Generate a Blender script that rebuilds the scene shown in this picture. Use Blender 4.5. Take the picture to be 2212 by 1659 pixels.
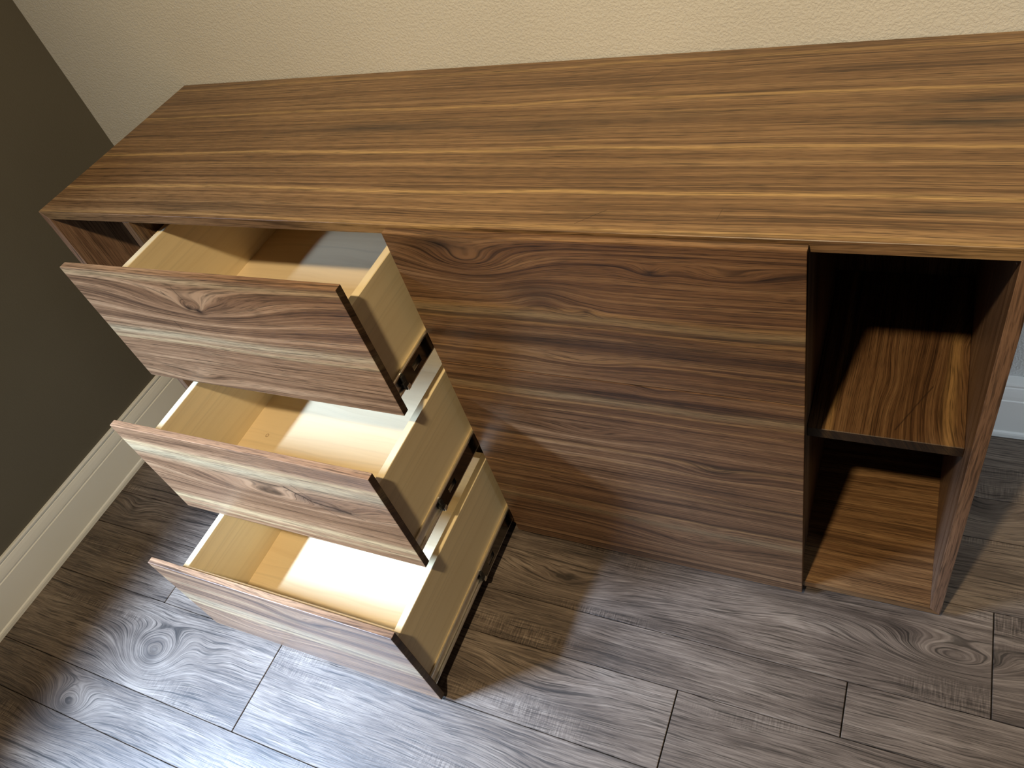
import bpy, bmesh, math, random
from mathutils import Vector
random.seed(7)
for o in list(bpy.data.objects): bpy.data.objects.remove(o)
SC = bpy.context.scene
C = SC.collection

# ------------------------------------------------------------------ camera
cam = bpy.data.cameras.new('camera')
cam.sensor_width = 36.0; cam.lens = 1690.995 * 36.0 / 2212.0; cam.clip_start = 0.02
co = bpy.data.objects.new('camera', cam); C.objects.link(co)
co.location = (1.6425, -0.8205, 1.5768); co.rotation_euler = (0.7560, 0.2563, 0.3947)
SC.camera = co

# ------------------------------------------------------------------ light
wd = bpy.data.worlds.new('room_ambience'); SC.world = wd; wd.use_nodes = True
bg = wd.node_tree.nodes['Background']
bg.inputs['Color'].default_value = (1.0, 0.93, 0.85, 1); bg.inputs['Strength'].default_value = 0.045

def lamp(name, kind, loc, aim, power, color, **kw):
    l = bpy.data.lights.new(name, kind); l.energy = power; l.color = color
    for k, v in kw.items(): setattr(l, k, v)
    o = bpy.data.objects.new(name, l); C.objects.link(o); o.location = loc
    o.rotation_euler = (Vector(aim) - Vector(loc)).to_track_quat('-Z', 'Z').to_euler()
    return o
# warm recessed ceiling can behind and above the camera
lamp('ceiling_can_light', 'SPOT', (1.28, -1.22, 2.62), (1.45, 0.20, 0.60), 225, (1.0, 0.80, 0.50),
     spot_size=math.radians(125), spot_blend=1.0, shadow_soft_size=0.05)
# cool daylight strip coming in along the left wall
lamp('daylight_strip', 'AREA', (-0.37, -1.20, 1.60), (0.54, -0.50, 0.0), 39, (0.46, 0.67, 1.0),
     shape='RECTANGLE', size=0.10, size_y=0.62, spread=math.radians(61))
# faint cool fill, added at the right to brighten the far baseboard
lamp('right_fill_light', 'AREA', (3.3, -0.5, 1.1), (1.95, 0.5, 0.12), 1.7, (0.72, 0.87, 1.0),
     shape='DISK', size=0.7, spread=math.radians(52))

vs = SC.view_settings
vs.view_transform = 'Standard'; vs.look = 'None'; vs.exposure = 0.0; vs.gamma = 1.0; vs.use_curve_mapping = False

# ------------------------------------------------------------------ mesh helpers
def mesh_obj(name, bm, mat, parent=None, loc=(0, 0, 0), smooth=False):
    bmesh.ops.recalc_face_normals(bm, faces=bm.faces[:])
    me = bpy.data.meshes.new(name); bm.to_mesh(me); bm.free()
    if smooth:
        for p in me.polygons: p.use_smooth = True
    me.materials.append(mat)
    o = bpy.data.objects.new(name, me); C.objects.link(o); o.location = loc
    if parent: o.parent = parent
    return o
def inst(name, me, parent=None, loc=(0, 0, 0)):
    o = bpy.data.objects.new(name, me); C.objects.link(o); o.location = loc
    if parent: o.parent = parent
    return o
def empty(name, loc=(0, 0, 0), parent=None):
    o = bpy.data.objects.new(name, None); C.objects.link(o); o.location = loc; o.empty_display_size = 0.1
    if parent: o.parent = parent
    return o
def add_box(bm, a, b, bev=0.0, seg=1):
    vs_ = [bm.verts.new((x, y, z)) for x in (a[0], b[0]) for y in (a[1], b[1]) for z in (a[2], b[2])]
    fs = [bm.faces.new([vs_[i] for i in f]) for f in ((0, 1, 3, 2), (4, 6, 7, 5), (0, 4, 5, 1), (2, 3, 7, 6), (0, 2, 6, 4), (1, 5, 7, 3))]
    if bev > 0:
        es = list({e for f in fs for e in f.edges})
        bmesh.ops.bevel(bm, geom=es, offset=bev, segments=seg, affect='EDGES', profile=0.6)
def box(name, a, b, mat, parent=None, bev=0.0008, loc=(0, 0, 0), seg=1):
    bm = bmesh.new(); add_box(bm, a, b, bev, seg); return mesh_obj(name, bm, mat, parent, loc)
def prism(name, pts, axis, lo, hi, mat, parent=None, bev=0.0, loc=(0, 0, 0)):
    """extrude a closed outline (list of 2-tuples) along an axis"""
    def P(q, w):
        if axis == 'y': return (q[0], w, q[1])
        if axis == 'x': return (w, q[0], q[1])
        return (q[0], q[1], w)
    bm = bmesh.new()
    A = [bm.verts.new(P(q, lo)) for q in pts]; B = [bm.verts.new(P(q, hi)) for q in pts]
    n = len(pts)
    bm.faces.new(A); bm.faces.new(B[::-1])
    for i in range(n): bm.faces.new((A[i], A[(i + 1) % n], B[(i + 1) % n], B[i]))
    bmesh.ops.recalc_face_normals(bm, faces=bm.faces[:])
    if bev > 0:
        bmesh.ops.bevel(bm, geom=bm.edges[:], offset=bev, segments=1, affect='EDGES')
    return mesh_obj(name, bm, mat, parent, loc)

# ------------------------------------------------------------------ material helpers
class NT:
    def __init__(self, name):
        self.m = bpy.data.materials.new(name); self.m.use_nodes = True
        self.t = self.m.node_tree; self.n = self.t.nodes; self.bsdf = self.n['Principled BSDF']
    def new(self, k): return self.n.new(k)
    def link(self, a, b): self.t.links.new(a, b)
    def put(self, sock, v):
        if isinstance(v, bpy.types.NodeSocket): self.link(v, sock)
        else: sock.default_value = v
    def math(self, op, a, b=0.0, c=None):
        x = self.new('ShaderNodeMath'); x.operation = op
        self.put(x.inputs[0], a); self.put(x.inputs[1], b)
        if c is not None: self.put(x.inputs[2], c)
        return x.outputs[0]
    def add(self, a, b): return self.math('ADD', a, b)
    def sub(self, a, b): return self.math('SUBTRACT', a, b)
    def mul(self, a, b): return self.math('MULTIPLY', a, b)
    def mad(self, a, b, c): return self.math('MULTIPLY_ADD', a, b, c)
    def comb(self, x, y, z):
        c = self.new('ShaderNodeCombineXYZ')
        for i, v in enumerate((x, y, z)): self.put(c.inputs[i], v)
        return c.outputs[0]
    def noise(self, vec, scale=1.0, detail=2.0, rough=0.5, dist=0.0):
        x = self.new('ShaderNodeTexNoise'); x.noise_dimensions = '3D'
        self.put(x.inputs['Vector'], vec); x.inputs['Scale'].default_value = scale
        x.inputs['Detail'].default_value = detail; x.inputs['Roughness'].default_value = rough
        x.inputs['Distortion'].default_value = dist
        return x.outputs['Fac']
    def noise1(self, w, detail=2.0, rough=0.5):
        x = self.new('ShaderNodeTexNoise'); x.noise_dimensions = '1D'
        self.put(x.inputs['W'], w); x.inputs['Scale'].default_value = 1.0
        x.inputs['Detail'].default_value = detail; x.inputs['Roughness'].default_value = rough
        return x.outputs['Fac']
    def ramp(self, fac, stops, interp='LINEAR'):
        x = self.new('ShaderNodeValToRGB'); x.color_ramp.interpolation = interp
        el = x.color_ramp.elements
        while len(el) < len(stops): el.new(0.5)
        for e, (p, c) in zip(el, stops):
            e.position = p; e.color = (c, c, c, 1) if isinstance(c, (int, float)) else (*c, 1)
        self.put(x.inputs[0], fac)
        return x.outputs['Color']
    def mix(self, fac, a, b, mode='MIX'):
        x = self.new('ShaderNodeMix'); x.data_type = 'RGBA'; x.blend_type = mode
        self.put(x.inputs[0], fac)
        self.put(x.inputs[6], a if isinstance(a, bpy.types.NodeSocket) else (*a, 1))
        self.put(x.inputs[7], b if isinstance(b, bpy.types.NodeSocket) else (*b, 1))
        return x.outputs[2]
    def gauss(self, du, dv):
        """exp(-(du^2+dv^2)) of two sockets"""
        s = self.mad(du, du, self.mul(dv, dv))
        return self.math('POWER', 2.71828, self.mul(s, -1.0))
    def bump(self, h, strength, dist):
        b = self.new('ShaderNodeBump'); b.inputs['Strength'].default_value = strength
        b.inputs['Distance'].default_value = dist; self.put(b.inputs['Height'], h)
        self.link(b.outputs[0], self.bsdf.inputs['Normal'])
    def coords(self, src='Object'):
        s = self.new('ShaderNodeSeparateXYZ')
        if src == 'World':
            g = self.new('ShaderNodeNewGeometry'); self.link(g.outputs['Position'], s.inputs[0])
        else:
            g = self.new('ShaderNodeTexCoord'); self.link(g.outputs['Object'], s.inputs[0])
        return s.outputs

def scale3(c, k): return tuple(x * k for x in c)

def walnut(name, u='X', v='Z', seed=0.0, streaks=(), knots=(), gain=1.0, tint=(1, 1, 1), ringf=42.0, warp=0.045,
           rough=0.40, contrast=1.0, marks=(), pore=0.55, rings=0.5, darks=(), rfac=0.0):
    """figured walnut: grain runs along u; streaks = pale sapwood lines (v, width, strength);
    knots = (u, v, su, sv, ring displacement, core darkness); darks = (u, v, su, sv, strength)"""
    T = NT(name); s = T.coords(); ix = 'XYZ'
    U = s[ix.index(u)]; V0 = s[ix.index(v)]; Wc = s[[i for i in range(3) if ix[i] not in (u, v)][0]]
    V = T.mad(Wc, 0.6, V0)
    lo = T.noise(T.comb(T.mul(U, 1.6), T.mul(V, 5.0), seed), 1.0, 2.0, 0.45)
    warp1 = T.mul(T.sub(lo, 0.5), warp)
    ks = None; core = None
    for (ku, kv, su, sv, amp, dk) in knots:
        du = T.mul(T.sub(U, ku), 1 / su); dv = T.mul(T.sub(V0, kv), 1 / sv)
        g = T.gauss(du, dv); t = T.mul(g, amp); ks = t if ks is None else T.add(ks, t)
        if dk > 0:
            wob = T.noise(T.comb(T.mul(U, 60), T.mul(V0, 90), seed + 3), 1.0, 3.0, 0.6)
            c = T.gauss(T.mul(du, 2.4), T.mul(dv, 2.4)); c = T.mul(T.mul(c, dk), T.mad(wob, 1.4, 0.3))
            core = c if core is None else T.add(core, c)
    P = T.add(V, warp1)
    if ks is not None: P = T.add(P, ks)
    ring = T.noise1(T.mad(P, ringf, seed * 3.1), 5.0, 0.62)
    ring2 = T.noise1(T.mad(P, ringf * 5.5, seed), 3.0, 0.6)
    med = T.noise(T.comb(T.mul(U, 3.0), T.mul(P, 150), seed + 2), 1.0, 3.0, 0.6)
    fine = T.noise(T.comb(T.mul(U, 28), T.mul(P, 900), T.mul(Wc, 300)), 1.0, 2.0, 0.55)
    patch = T.noise(T.comb(T.mul(U, 2.2), T.mul(V, 11), seed + 5), 1.0, 2.0, 0.5)
    f = T.mad(T.sub(ring, 0.5), 1.15 * contrast, 0.5)
    f = T.mad(T.sub(ring2, 0.5), rings * contrast, f)
    f = T.mad(T.sub(med, 0.5), 0.55 * contrast, f)
    f = T.mad(T.sub(patch, 0.5), 0.55 * contrast, f)
    k = gain; tm = lambda c: tuple(a * b * k for a, b in zip(c, tint))
    col = T.ramp(f, [(0.16, tm((0.075, 0.040, 0.022))), (0.40, tm((0.165, 0.088, 0.045))), (0.60, tm((0.245, 0.140, 0.074))), (0.88, tm((0.36, 0.225, 0.125)))])
    # sapwood, and the lip highlight painted on the top
    P2 = T.mad(T.sub(T.noise(T.comb(T.mul(U, 2.4), seed, 0.0), 1.0, 2.0, 0.5), 0.5), 0.03, V0)
    P2 = T.mad(T.sub(lo, 0.5), 0.012, P2)
    if ks is not None: P2 = T.mad(ks, 0.35, P2)
    for (sv, w, st, sc) in streaks:
        d = T.mul(T.sub(P2, sv), 1 / w)
        g = T.math('POWER', 2.71828, T.mul(T.mul(d, d), -1.0))
        g = T.mul(T.mul(g, st), T.mad(med, 1.0, 0.5)); g = T.math('MINIMUM', g, 1.0)
        col = T.mix(g, col, tm(sc))
    PD = T.add(V0, warp1)
    for (ku, kv, su, sv, st) in darks:
        g = T.gauss(T.mul(T.sub(U, ku), 1 / su), T.mul(T.sub(PD, kv), 1 / sv))
        wv = T.noise(T.comb(T.mul(U, 5), T.mul(P, 130), seed + 9), 1.0, 3.0, 0.6)
        col = T.mix(T.math('MINIMUM', T.mul(T.mul(g, st), T.mad(wv, 2.2, -0.25)), 1.0), col, tm((0.055, 0.036, 0.026)))
    if core is not None: col = T.mix(T.math('MINIMUM', core, 1.0), col, (0.022, 0.012, 0.008))
    # thin dark cracks and scratches: (u0, v0, u1, v1, half width, strength)
    for (u0, v0, u1, v1, hw, st) in marks:
        L = math.hypot(u1 - u0, v1 - v0); a, b = (u1 - u0) / L, (v1 - v0) / L
        q = T.add(T.mul(T.sub(U, u0), a), T.mul(T.sub(V0, v0), b))
        r = T.sub(T.mul(T.sub(U, u0), -b), T.mul(T.sub(V0, v0), -a))
        r = T.mad(T.sub(T.noise(T.comb(T.mul(q, 40), seed, 1.0), 1.0, 2.0), 0.5), hw * 3, r)
        inside = T.mul(T.math('GREATER_THAN', q, 0.0), T.math('LESS_THAN', q, L))
        g = T.math('POWER', 2.71828, T.mul(T.mul(T.mul(r, 1 / hw), T.mul(r, 1 / hw)), -1.0))
        col = T.mix(T.mul(T.mul(g, st), inside), col, (0.03, 0.015, 0.008))
    pores = T.ramp(fine, [(0.30, 1 - pore), (0.52, 1.0)])
    col = T.mix(1.0, col, pores, 'MULTIPLY')
    stroke = T.ramp(T.noise(T.comb(T.mul(U, 7.0), T.mul(P, 430), seed + 11), 1.0, 2.0, 0.6), [(0.34, 1 - pore), (0.47, 1.0)])
    col = T.mix(1.0, col, stroke, 'MULTIPLY')
    # end grain drinks in the oil and is much darker
    nn = T.new('ShaderNodeSeparateXYZ'); tc = T.new('ShaderNodeTexCoord'); T.link(tc.outputs['Normal'], nn.inputs[0])
    eg = T.ramp(T.math('ABSOLUTE', nn.outputs[ix.index(u)]), [(0.6, 1.0), (0.8, 0.20)])
    col = T.mix(1.0, col, eg, 'MULTIPLY')
    T.link(col, T.bsdf.inputs['Base Color'])
    T.bsdf.inputs['Roughness'].default_value = rough
    T.bsdf.inputs['Specular IOR Level'].default_value = 0.4
    T.bump(fine, 0.12, 0.0006)
    return T.m

def maple(name, u, v, seed, base=(0.72, 0.57, 0.36), dark=(0.60, 0.43, 0.24), curl=0.0, knot=None, rough=0.42):
    T = NT(name); s = T.coords(); ix = 'XYZ'
    U = s[ix.index(u)]; V = s[ix.index(v)]; Wc = s[[i for i in range(3) if ix[i] not in (u, v)][0]]
    V = T.mad(Wc, 0.5, V)
    lo = T.noise(T.comb(T.mul(U, 1.8), T.mul(V, 5), seed), 1.0, 2.0, 0.5)
    P = T.mad(T.sub(lo, 0.5), 0.05 + curl * 0.5, V)
    ring = T.noise1(T.mad(P, 30, seed), 4.0, 0.6)
    med = T.noise(T.comb(T.mul(U, 4), T.mul(P, 120), seed), 1.0, 3.0, 0.6)
    f = T.mad(T.sub(ring, 0.5), 0.55, 0.5); f = T.mad(T.sub(med, 0.5), 0.4, f)
    col = T.ramp(f, [(0.10, dark), (0.5, base), (0.85, tuple(min(1, c * 1.08) for c in base))])
    line = T.ramp(T.noise1(T.mad(P, 70, seed), 1.0, 0.5), [(0.24, 0.94), (0.33, 1.0)])
    col = T.mix(1.0, col, line, 'MULTIPLY')
    if knot:
        du = T.mul(T.sub(U, knot[0]), 1 / 0.005); dv = T.mul(T.sub(V, knot[1]), 1 / 0.0055)
        r = T.math('SQRT', T.mad(du, du, T.mul(dv, dv)))
        g = T.ramp(r, [(0.0, 0.0), (0.55, 0.15), (0.8, 0.85), (1.0, 0.0)])
        col = T.mix(g, col, (0.22, 0.09, 0.02))
    T.link(col, T.bsdf.inputs['Base Color'])
    T.bsdf.inputs['Roughness'].default_value = rough
    T.bsdf.inputs['Specular IOR Level'].default_value = 0.35
    return T.m

def paint(name, color, rough=0.6, bump=0.0, scale=260, var=0.04):
    T = NT(name); s = T.new('ShaderNodeTexCoord').outputs['Object']
    n = T.noise(s, scale, 3.0, 0.55); n2 = T.noise(s, 3.0, 2.0, 0.5)
    T.link(T.ramp(n2, [(0.3, scale3(color, 1 - var)), (0.7, scale3(color, 1 + var))]), T.bsdf.inputs['Base Color'])
    T.bsdf.inputs['Roughness'].default_value = rough
    T.bsdf.inputs['Specular IOR Level'].default_value = 0.3
    if bump: T.bump(T.ramp(n, [(0.40, 0.0), (0.62, 1.0)]), bump, 0.002)
    return T.m

def metal(name, color, rough):
    T = NT(name); s = T.new('ShaderNodeTexCoord').outputs['Object']
    n = T.noise(s, 90, 2.0, 0.5)
    T.link(T.ramp(n, [(0.3, scale3(color, 0.9)), (0.7, color)]), T.bsdf.inputs['Base Color'])
    T.bsdf.inputs['Metallic'].default_value = 1.0; T.bsdf.inputs['Roughness'].default_value = rough
    return T.m

def floor_material():
    T = NT('rustic_grey_brown_plank'); s = T.coords('World')
    rnd = T.new('ShaderNodeObjectInfo').outputs['Random']
    X, Y = s[0], s[1]
    U = T.mad(rnd, 37.0, X); V = T.mad(rnd, 13.0, Y)
    ks = None; core = None
    for (ku, kv, su, sv, amp, dk) in [(0.088, -0.560, 0.085, 0.060, 0.125, 0.7), (-0.055, -0.735, 0.08, 0.045, 0.085, 0.6), (1.80, -0.075, 0.11, 0.035, 0.06, 0.2),
                                      (0.245, -0.515, 0.05, 0.035, 0.02, 0.35), (-0.30, -0.215, 0.05, 0.03, 0.025, 0.6), (1.02, -0.115, 0.16, 0.035, 0.03, 0.15),
                                      (1.05, -0.355, 0.16, 0.05, 0.03, 0.1), (1.55, -0.055, 0.12, 0.03, -0.02, 0.1), (1.15, -0.54, 0.1, 0.05, 0.03, 0.15), (1.85, 0.26, 0.1, 0.05, 0.04, 0.3)]:
        du = T.mul(T.sub(X, ku), 1 / su); dv = T.mul(T.sub(Y, kv), 1 / sv)
        g = T.gauss(du, dv); t = T.mul(g, amp); ks = t if ks is None else T.add(ks, t)
        c = T.mul(T.gauss(T.mul(du, 3.2), T.mul(dv, 2.6)), dk); core = c if core is None else T.add(core, c)
    lo = T.noise(T.comb(T.mul(U, 2.2), T.mul(V, 9), 0.0), 1.0, 2.0, 0.5)
    P = T.add(T.mad(T.sub(lo, 0.5), 0.036, V), ks)
    wig = T.noise(T.comb(T.mul(U, 16), T.mul(V, 40), 1.0), 1.0, 2.0, 0.5)
    P = T.mad(T.sub(wig, 0.5), 0.005, P)
    ring = T.noise1(T.mul(P, 60), 4.0, 0.6)
    lines = T.noise(T.comb(T.mul(U, 4.5), T.mul(P, 230), 0.0), 1.0, 3.0, 0.65)
    fine = T.noise(T.comb(T.mul(U, 26), T.mul(P, 800), 2.0), 1.0, 2.0, 0.6)
    patch = T.noise(T.comb(T.mul(U, 3), T.mul(V, 14), 4.0), 1.0, 3.0, 0.5)
    f = T.mad(T.sub(ring, 0.5), 0.25, 0.5); f = T.mad(T.sub(lines, 0.5), 0.75, f); f = T.mad(T.sub(fine, 0.5), 0.55, f)
    f = T.mad(T.sub(patch, 0.5), 0.75, f); f = T.mad(T.sub(rnd, 0.5), 0.10, f)
    # faint saw marks running across the boards
    sawm = T.ramp(T.noise(T.comb(T.mul(U, 2.0), T.mul(V, 10), 9.0), 1.0, 2.0), [(0.56, 0.0), (0.66, 1.0)])
    saw = T.noise(T.comb(T.mul(U, 330), T.mul(V, 30), 5.0), 1.0, 2.0, 0.6)
    f = T.mad(T.mul(T.sub(saw, 0.5), sawm), 0.9, f)
    col = T.ramp(f, [(0.20, (0.030, 0.021, 0.016)), (0.42, (0.095, 0.069, 0.053)), (0.60, (0.165, 0.125, 0.097)), (0.85, (0.30, 0.240, 0.190))])
    crack = T.ramp(T.noise1(T.mul(P, 105), 2.0, 0.5), [(0.27, 0.35), (0.36, 1.0)])
    gate = T.ramp(T.noise(T.comb(T.mul(U, 5), T.mul(V, 20), 7.0), 1.0, 2.0), [(0.42, 0.0), (0.56, 1.0)])
    col = T.mix(gate, col, T.mix(1.0, col, crack, 'MULTIPLY'))
    stroke = T.ramp(T.noise(T.comb(T.mul(U, 9), T.mul(P, 400), 3.0), 1.0, 2.0, 0.6), [(0.36, 0.35), (0.47, 1.0)])
    col = T.mix(1.0, col, stroke, 'MULTIPLY')
    col = T.mix(T.math('MINIMUM', core, 0.85), col, (0.030, 0.021, 0.016))
    T.link(col, T.bsdf.inputs['Base Color'])
    T.link(T.ramp(lines, [(0.3, 0.52), (0.7, 0.36)]), T.bsdf.inputs['Roughness'])
    T.bsdf.inputs['Specular IOR Level'].default_value = 0.5
    T.bump(f, 0.25, 0.0010)
    return T.m

SAP = (0.52, 0.40, 0.215); SAPG = (0.43, 0.345, 0.205); GOLD = (0.50, 0.315, 0.145)
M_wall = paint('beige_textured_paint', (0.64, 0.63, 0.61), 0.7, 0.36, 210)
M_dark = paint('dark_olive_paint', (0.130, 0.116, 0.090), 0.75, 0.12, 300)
M_trim = paint('cream_trim_paint', (0.90, 0.885, 0.85), 0.35, 0.0)
M_sub = paint('black_underlay', (0.008, 0.007, 0.006), 0.9)
M_floor = floor_material()
M_zinc = metal('zinc_steel', (0.13, 0.12, 0.11), 0.16)
M_rim = metal('zinc_highlight', (0.92, 0.88, 0.78), 0.32)  # highlights on the rolled edges put into a brighter zinc colour
M_black = paint('black_plastic', (0.012, 0.011, 0.010), 0.4)

# ------------------------------------------------------------------ room shell
H, W, D, ZB, t = 0.9135, 1.7761, 0.5051, 0.0204, 0.019
XL, YB = -0.4111, 0.5081
def structure(o): o['kind'] = 'structure'; return o
structure(box('wall_back', (XL - 0.12, YB, -0.012), (2.9, YB + 0.12, 2.66), M_wall, bev=0))
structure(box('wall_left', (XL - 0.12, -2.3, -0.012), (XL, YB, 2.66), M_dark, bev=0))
fl = structure(box('floor', (XL, -2.3, -0.05), (2.9, YB, -0.0075), M_sub, bev=0))
# added unseen window; its deep sill blocks the cool light from the left floor
win = structure(box('added_window_1', (XL + 0.001, -1.72, 1.30), (XL + 0.006, -0.78, 2.20), paint('added_window_pane', (0.55, 0.60, 0.66), 0.1), bev=0))
box('light_block_sill', (XL + 0.001, -1.82, 1.085), (XL + 0.138, -0.70, 1.110), M_trim, win, 0.003)
for a_, b_ in (((XL + 0.001, -1.80, 1.11), (XL + 0.02, -1.72, 2.28)), ((XL + 0.001, -0.78, 1.11), (XL + 0.02, -0.70, 2.28)), ((XL + 0.001, -1.72, 2.20), (XL + 0.02, -0.78, 2.28)), ((XL + 0.001, -1.72, 1.11), (XL + 0.02, -0.78, 1.30))):
    box('added_window_casing', a_, b_, M_trim, win, 0.001)
# planks in three widths, each board an object of its own
rows = []          # (y_high, y_low, joint offset)
ys = [0.514, 0.3025, 0.2015, 0.0418, -0.1673, -0.2733, -0.4323, -0.6450, -0.7500, -0.9090, -1.1215, -1.2270, -1.3860, -1.5985, -1.7040, -1.8630, -2.0755, -2.1810, -2.3]
joints = [0.90, 1.45, 0.62, 1.868, 1.634, 1.335, 0.4245, 0.88, 0.60, 0.7, 1.2, 0.3, 0.9, 1.5, 0.1, 0.6, 1.0, 0.4]
LP = 1.3115
GE, GS = 0.0011, 0.0007
cache = {}
for i in range(len(ys) - 1):
    y1, y0 = min(ys[i], YB - 0.002) - GS, ys[i + 1] + GS
    x = joints[i]
    while x > XL: x -= LP
    while x < 2.9:
        a, b = max(x, XL + 0.002) + GE, min(x + LP, 2.898) - GE
        if b - a > 0.03:
            key = (round(b - a, 4), round(y1 - y0, 4))
            if key not in cache:
                bm = bmesh.new(); add_box(bm, (0, 0, -0.0075), (b - a, y1 - y0, 0.0), 0.0009)
                o = mesh_obj('plank', bm, M_floor, fl, (a, y0, 0)); cache[key] = o.data
            else: o = inst('plank', cache[key], fl, (a, y0, 0))
        x += LP
# baseboards: shoe, flat face, stepped ogee and top bead
prof = [(0, 0), (0.0162, 0), (0.0162, 0.009), (0.0150, 0.0135), (0.0118, 0.0165), (0.0114, 0.110), (0.0092, 0.1115), (0.0092, 0.1150), (0.0108, 0.1165),
        (0.0104, 0.124), (0.0086, 0.136), (0.0066, 0.1445), (0.0048, 0.1465), (0.0048, 0.1490), (0.0078, 0.1505), (0.0082, 0.1550), (0.0066, 0.1590), (0, 0.1596)]
structure(prism('baseboard_left', [(XL + d, z) for d, z in prof], 'y', -2.3, YB, M_trim))
structure(prism('baseboard_right', [(YB - 0.0005, 0), *[(YB - 0.0175 - d, z * 1.035) for d, z in prof], (YB - 0.0005, 0.1596 * 1.035)], 'x', 1.80, 2.9, M_trim))

# ------------------------------------------------------------------ walnut cabinet
cab = empty('drawer_cabinet', (0, 0, 0))
cab['label'] = 'long low walnut cabinet with drawers and open end cubbies against the beige wall'
cab['category'] = 'cabinet'
D1, D2, D3 = 0.2423, 0.8715, 1.5010           # left faces of the three dividers
ts = [(0.478, 0.0050, 0.40, GOLD), (0.355, 0.0042, 0.60, GOLD), (0.312, 0.002, 0.20, GOLD), (0.207, 0.0042, 0.65, GOLD), (0.170, 0.002, 0.2, GOLD),
      (0.093, 0.0042, 0.70, GOLD), (0.006, 0.004, 0.4, GOLD)]  # front-most streak is the lip's edge highlight put into the colour
M_top = walnut('walnut_top', 'X', 'Y', 1.7, streaks=ts, gain=1.12, tint=(0.97, 1.0, 0.92), ringf=52, warp=0.024, contrast=0.78, rings=0.8,
               darks=[(1.72, 0.317, 0.10, 0.010, 1.0), (1.72, 0.262, 0.12, 0.013, 1.1), (1.69, 0.062, 0.07, 0.008, 0.8), (0.70, 0.285, 0.20, 0.018, 0.7), (0.45, 0.03, 0.25, 0.02, 0.6), (1.06, 0.26, 0.10, 0.012, 0.5), (1.2, 0.29, 0.2, 0.02, 0.4)],
               marks=[(1.205, 0.018, 1.245, 0.052, 0.0006, 0.75), (1.200, 0.410, 1.222, 0.445, 0.0005, 0.6), (1.405, 0.035, 1.408, 0.060, 0.0005, 0.5)], rough=0.42)
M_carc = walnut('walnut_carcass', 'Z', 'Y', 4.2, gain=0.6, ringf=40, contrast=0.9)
M_horz = walnut('walnut_bottom', 'X', 'Y', 6.4, gain=0.85, tint=(1.0, 0.93, 0.75), ringf=46, contrast=0.8, warp=0.03)
M_side = walnut('walnut_side_edge', 'Z', 'Y', 9.3, gain=1.15, ringf=40, contrast=0.6, tint=(0.96, 0.98, 1.15))
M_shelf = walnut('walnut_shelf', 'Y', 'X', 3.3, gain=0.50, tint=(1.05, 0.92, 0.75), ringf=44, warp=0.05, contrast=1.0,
                 streaks=[(1.553, 0.006, 1.0, GOLD), (1.742, 0.009, 0.9, GOLD)],
                 knots=[(0.14, 1.72, 0.12, 0.05, 0.030, 0.0), (0.19, 1.646, 0.05, 0.02, -0.012, 0.0), (0.29, 1.745, 0.08, 0.03, 0.024, 0.0)],
                 marks=[(0.085, 1.655, 0.19, 1.705, 0.0012, 0.8)])
prism('top_panel', [(0, H), (W, H), (W - t, H - t), (t, H - t)], 'y', 0, D, M_top, cab, bev=0.0007)
prism('bottom_panel', [(0, ZB), (W, ZB), (W - t, ZB + t), (t, ZB + t)], 'y', 0, D - 0.02, M_horz, cab, bev=0.0005)
prism('side_panel', [(0, ZB), (0, H), (t, H - t), (t, ZB + t)], 'y', 0, D - 0.02, M_side, cab, bev=0.0005)
prism('side_panel', [(W, ZB), (W, H), (W - t, H - t), (W - t, ZB + t)], 'y', 0, D - 0.02, M_side, cab, bev=0.0005)
for x in (D1, D2, D3):
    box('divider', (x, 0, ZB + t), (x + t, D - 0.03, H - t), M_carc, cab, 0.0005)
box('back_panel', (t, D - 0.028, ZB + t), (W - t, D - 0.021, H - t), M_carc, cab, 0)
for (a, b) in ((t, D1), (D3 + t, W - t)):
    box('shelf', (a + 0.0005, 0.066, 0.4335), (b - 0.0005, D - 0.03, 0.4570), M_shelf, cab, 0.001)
# recessed plinth that keeps the carcass just clear of the floor
box('plinth', (0.05, 0.05, 0.0), (W - 0.05, D - 0.06, ZB), M_black, cab, 0)

# ------------------------------------------------------------------ drawers
ZT, S1, S2, g = H - 0.0041, 0.6105, 0.3139, 0.0012
FT = 0.0149
levels = [(S1 + g, ZT), (S2 + g, S1 - g), (ZB, S2 - g)]
SIDE_T = 0.0155
M_mside = maple('maple_side', 'Y', 'Z', 2.1, base=(0.74, 0.60, 0.37), dark=(0.62, 0.47, 0.26))
M_mfront = maple('maple_cross', 'X', 'Z', 5.1)
bottoms = [maple('birch_bottom_%s' % k, 'X', 'Y', sd, base=(0.78, 0.61, 0.38), dark=(0.66, 0.48, 0.27), curl=0.16, knot=kn)
           for k, sd, kn in (('high', 1.0, None), ('middle', 4.0, (0.063, 0.168)), ('low', 7.5, None))]

def channel(bm, x0, x1, y0, y1, z0, z1, th, lip, holes=()):
    """a rolled steel channel seen from its outside: web at x1, flanges reaching back to x0, beaded rims; holes = (y0, y1) slots in the web"""
    zh0, zh1 = (z0 + z1) / 2 - (z1 - z0) * 0.2, (z0 + z1) / 2 + (z1 - z0) * 0.2
    if holes:
        (a, b), = holes
        add_box(bm, (x1 - th, y0, z0), (x1, a, z1)); add_box(bm, (x1 - th, b, z0), (x1, y1, z1))
        add_box(bm, (x1 - th, a, z0), (x1, b, zh0)); add_box(bm, (x1 - th, a, zh1), (x1, b, z1))
    else: add_box(bm, (x1 - th, y0, z0), (x1, y1, z1))

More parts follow.
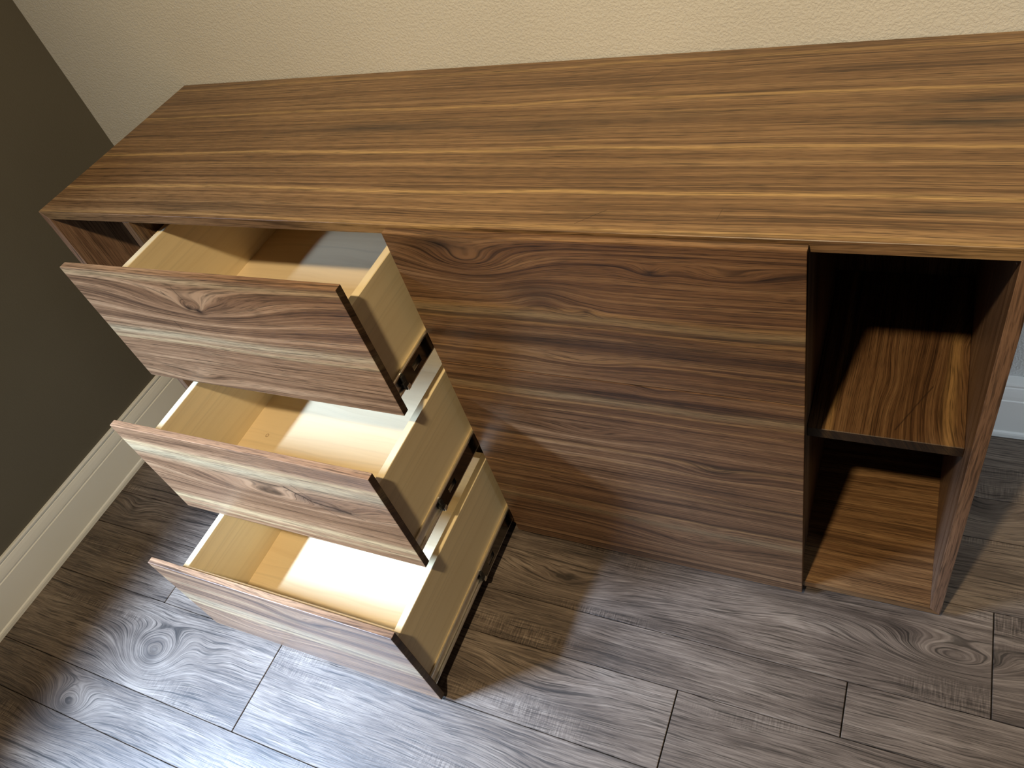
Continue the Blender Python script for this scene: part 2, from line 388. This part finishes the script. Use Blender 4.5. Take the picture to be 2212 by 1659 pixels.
def rim(bm, x, z, r, y0, y1, n=10):
    va = [bm.verts.new((x + r * math.cos(6.28319 * i / n), y0, z + r * math.sin(6.28319 * i / n))) for i in range(n)]
    vb = [bm.verts.new((v.co.x, y1, v.co.z)) for v in va]
    bm.faces.new(va); bm.faces.new(vb[::-1])
    for i in range(n): bm.faces.new((va[i], va[(i + 1) % n], vb[(i + 1) % n], vb[i]))

shared = {}
def part(name, key, build, mat, parent, loc):
    """build the mesh once under its key, then share the data"""
    if key not in shared:
        bm = bmesh.new(); build(bm); o = mesh_obj(name, bm, mat, parent, loc); shared[key] = o.data; return o
    return inst(name, shared[key], parent, loc)

def drawer(x0, x1, lev, ext, mid, front_mat, label):
    """x0..x1 span of the walnut front; ext how far it is pulled out; mid y of the slide's middle member end"""
    z0, z1 = levels[lev]; w = x1 - x0
    dr = empty('drawer', (x0, -ext, z0), cab); dr['label'] = label
    h = z1 - z0
    fr = box('drawer_front', (0, -FT - 0.0015, 0), (w, -0.0015, h), front_mat, dr, 0.0014, seg=2)
    # box: outer faces 12.7 mm inside the carcass opening
    bx0 = (D1 if x0 < 0.5 else D2) + t + 0.0127 - x0; bx1 = (D2 if x0 < 0.5 else D3) - 0.0127 - x0
    zs1 = 0.8480 - levels[0][0]; zs0 = 0.6335 - levels[0][0]; zf = 0.6520 - levels[0][0]; dep = 0.45
    off = {0: 0.0, 1: 0.551 - 0.8480 + levels[0][0] - levels[1][0], 2: 0.262 - 0.8480 + levels[0][0] - levels[2][0]}[lev]
    for xx in (bx0, bx1 - SIDE_T):
        part('drawer_side', 'side', lambda bm: add_box(bm, (0, 0, 0), (SIDE_T, dep, zs1 - zs0), 0.0010), M_mside, dr, (xx, 0, zs0 + off))
    iw = bx1 - bx0 - 2 * SIDE_T
    part('box_front', ('bf', round(iw, 3)), lambda bm: add_box(bm, (0, 0, 0), (iw, 0.0190, zs1 - zs0), 0.0010), M_mfront, dr, (bx0 + SIDE_T, 0.0, zs0 + off))
    part('box_back', ('bb', round(iw, 3)), lambda bm: add_box(bm, (0, 0, 0), (iw, SIDE_T, zs1 - zs0), 0.0010), M_mfront, dr, (bx0 + SIDE_T, dep - SIDE_T, zs0 + off))
    bm = bmesh.new(); add_box(bm, (0, 0, 0), (iw, dep - SIDE_T - 0.019, 0.009))
    mesh_obj('drawer_bottom', bm, bottoms[lev], dr, (bx0 + SIDE_T, 0.019, zf - 0.009 + off))
    # ball bearing slides: drawer member, middle member with a slot and black stop
    zc = (0.6265 + 0.6720) / 2 - levels[0][0] + off
    for sgn in (1, -1):
        xs = bx1 if sgn > 0 else bx0
        def rail(bm):
            add_box(bm, (0, 0.002, -0.0170), (0.0012, dep, 0.0170))
            rim(bm, 0.0036, 0.0160, 0.0034, 0.002, dep); rim(bm, 0.0036, -0.0160, 0.0034, 0.002, dep)
        ra = part('slide_rail', 'rail', rail, M_rim, dr, (xs, 0, zc))
        ym = mid + ext; L = 0.42
        def mem(bm):
            channel(bm, 0.006, 0.0105, 0, L, -0.0195, 0.0195, 0.0012, 0.003, holes=((0.030, 0.060),))
            k = len(bm.faces)
            rim(bm, 0.0078, 0.0200, 0.0030, 0, L); rim(bm, 0.0078, -0.0200, 0.0030, 0, L)
            bm.faces.ensure_lookup_table()
            for f_ in bm.faces[k:]: f_.material_index = 1
        me_ = part('slide_channel', 'mem', mem, M_zinc, dr, (xs, ym, zc))
        if len(me_.data.materials) < 2: me_.data.materials.append(M_rim)
        def clip(bm):
            add_box(bm, (0.0060, -0.006, -0.0185), (0.0112, 0.004, 0.0150), 0.001)
            add_box(bm, (0.0040, -0.010, -0.0100), (0.0120, 0.0, 0.0020), 0.001)
        st = part('slide_stop', 'clip', clip, M_black, dr, (xs, ym, zc))
        def tabm(bm):
            add_box(bm, (0.0105, -0.004, -0.0205), (0.0125, 0.006, -0.0105), 0.0006)
        tb = part('slide_tab', 'tab', tabm, M_rim, dr, (xs, ym, zc))
        if sgn < 0:
            for o in (ra, me_, st, tb): o.scale = (-1, 1, 1)
    return dr

FX0, FX1, BX0, BX1 = 0.2314, 0.8780, 0.8839, 1.5284
def loc_k(x0, lev, ks): return [(a - x0, b - levels[lev][0], *r) for (a, b, *r) in ks]
def loc_s(lev, ss): return [(a - levels[lev][0], *r) for (a, *r) in ss]
def loc_m(x0, lev, ms): return [(a - x0, b - levels[lev][0], c - x0, d - levels[lev][0], *r) for (a, b, c, d, *r) in ms]

M_f1 = walnut('walnut_front_open_high', 'X', 'Z', 2.3, gain=1.30, tint=(1.0, 0.98, 0.95), ringf=40, warp=0.030,
    streaks=loc_s(0, [(0.752, 0.011, 0.55, SAPG), (0.733, 0.004, 0.45, SAP), (0.900, 0.006, 0.35, SAP)]),
    knots=loc_k(FX0, 0, [(0.522, 0.832, 0.21, 0.050, 0.055, 0.0), (0.5128, 0.8345, 0.022, 0.016, 0.01, 0.9), (0.5334, 0.8292, 0.024, 0.018, 0.01, 1.0), (0.40, 0.63, 0.10, 0.02, 0.02, 0.0)]),
    marks=loc_m(FX0, 0, [(0.256, 0.6497, 0.268, 0.6490, 0.0010, 1.0), (0.444, 0.795, 0.452, 0.775, 0.0012, 0.6), (0.470, 0.872, 0.474, 0.862, 0.0012, 0.6), (0.505, 0.885, 0.513, 0.850, 0.0011, 0.5), (0.63, 0.70, 0.645, 0.69, 0.001, 0.5)]))
M_f2 = walnut('walnut_front_open_middle', 'X', 'Z', 5.9, gain=1.28, tint=(1.03, 0.97, 0.93), ringf=38, warp=0.03,
    streaks=loc_s(1, [(0.542, 0.016, 0.75, SAPG), (0.560, 0.005, 0.5, SAP), (0.365, 0.010, 0.6, SAP), (0.340, 0.004, 0.4, SAP)]),
    knots=loc_k(FX0, 1, [(0.62, 0.462, 0.30, 0.042, 0.055, 0.0), (0.700, 0.482, 0.050, 0.020, -0.012, 0.0)]),
    darks=loc_k(FX0, 1, [(0.685, 0.490, 0.05, 0.017, 0.75), (0.75, 0.470, 0.05, 0.010, 0.7)]),
    marks=loc_m(FX0, 1, [(0.635, 0.515, 0.690, 0.480, 0.0028, 0.9), (0.690, 0.480, 0.775, 0.470, 0.0030, 0.95), (0.66, 0.53, 0.69, 0.49, 0.0016, 0.5), (0.735, 0.476, 0.80, 0.455, 0.0016, 0.5), (0.70, 0.475, 0.735, 0.44, 0.0016, 0.5)]))
M_f3 = walnut('walnut_front_open_low', 'X', 'Z', 8.8, gain=1.25, tint=(1.02, 0.98, 0.96), ringf=34, warp=0.05,
    streaks=loc_s(2, [(0.168, 0.016, 0.55, SAPG), (0.145, 0.005, 0.6, SAP), (0.245, 0.004, 0.3, SAP)]),
    knots=loc_k(FX0, 2, [(0.62, 0.25, 0.10, 0.03, 0.03, 0.0), (0.40, 0.08, 0.2, 0.05, 0.04, 0.0)]),
    darks=loc_k(FX0, 2, [(0.62, 0.245, 0.06, 0.02, 0.5)]), marks=loc_m(FX0, 2, [(0.36, 0.232, 0.39, 0.226, 0.0010, 0.7)]))
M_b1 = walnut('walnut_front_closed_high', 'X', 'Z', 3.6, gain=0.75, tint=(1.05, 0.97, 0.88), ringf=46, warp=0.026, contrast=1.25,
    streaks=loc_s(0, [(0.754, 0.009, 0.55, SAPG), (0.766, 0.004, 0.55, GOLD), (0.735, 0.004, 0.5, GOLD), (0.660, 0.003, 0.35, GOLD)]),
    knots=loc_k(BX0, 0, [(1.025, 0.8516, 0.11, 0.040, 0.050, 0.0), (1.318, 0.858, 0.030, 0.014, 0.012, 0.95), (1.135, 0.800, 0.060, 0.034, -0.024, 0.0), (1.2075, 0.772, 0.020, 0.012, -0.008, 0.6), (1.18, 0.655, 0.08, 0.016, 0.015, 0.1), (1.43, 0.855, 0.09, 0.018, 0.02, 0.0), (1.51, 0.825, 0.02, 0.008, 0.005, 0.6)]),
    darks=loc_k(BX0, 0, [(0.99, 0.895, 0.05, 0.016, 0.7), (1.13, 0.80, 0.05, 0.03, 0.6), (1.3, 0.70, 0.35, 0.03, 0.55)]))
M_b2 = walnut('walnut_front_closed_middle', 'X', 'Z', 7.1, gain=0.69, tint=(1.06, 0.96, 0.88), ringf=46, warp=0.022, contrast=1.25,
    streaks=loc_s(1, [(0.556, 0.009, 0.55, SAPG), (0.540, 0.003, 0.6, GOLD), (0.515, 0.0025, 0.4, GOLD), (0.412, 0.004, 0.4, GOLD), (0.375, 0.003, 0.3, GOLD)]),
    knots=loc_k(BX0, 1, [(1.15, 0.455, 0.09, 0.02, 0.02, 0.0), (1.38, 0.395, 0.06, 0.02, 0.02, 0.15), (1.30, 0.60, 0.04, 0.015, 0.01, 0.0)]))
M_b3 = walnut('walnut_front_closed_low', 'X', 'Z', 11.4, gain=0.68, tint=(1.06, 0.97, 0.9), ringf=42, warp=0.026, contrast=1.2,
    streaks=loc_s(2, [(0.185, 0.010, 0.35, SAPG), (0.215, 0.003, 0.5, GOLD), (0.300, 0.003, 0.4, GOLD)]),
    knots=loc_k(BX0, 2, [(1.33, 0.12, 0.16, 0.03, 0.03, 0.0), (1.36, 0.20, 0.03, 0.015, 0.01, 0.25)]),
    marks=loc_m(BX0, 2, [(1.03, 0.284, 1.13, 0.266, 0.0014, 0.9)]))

drawer(FX0, FX1, 0, 0.1376, -0.1045, M_f1, 'highest open drawer, pulled out least, walnut front with a double knot')
drawer(FX0, FX1, 1, 0.2758, -0.1690, M_f2, 'middle open drawer, walnut front with a dark cracked knot')
drawer(FX0, FX1, 2, 0.4258, -0.1700, M_f3, 'lowest open drawer, pulled out farthest above the floor')
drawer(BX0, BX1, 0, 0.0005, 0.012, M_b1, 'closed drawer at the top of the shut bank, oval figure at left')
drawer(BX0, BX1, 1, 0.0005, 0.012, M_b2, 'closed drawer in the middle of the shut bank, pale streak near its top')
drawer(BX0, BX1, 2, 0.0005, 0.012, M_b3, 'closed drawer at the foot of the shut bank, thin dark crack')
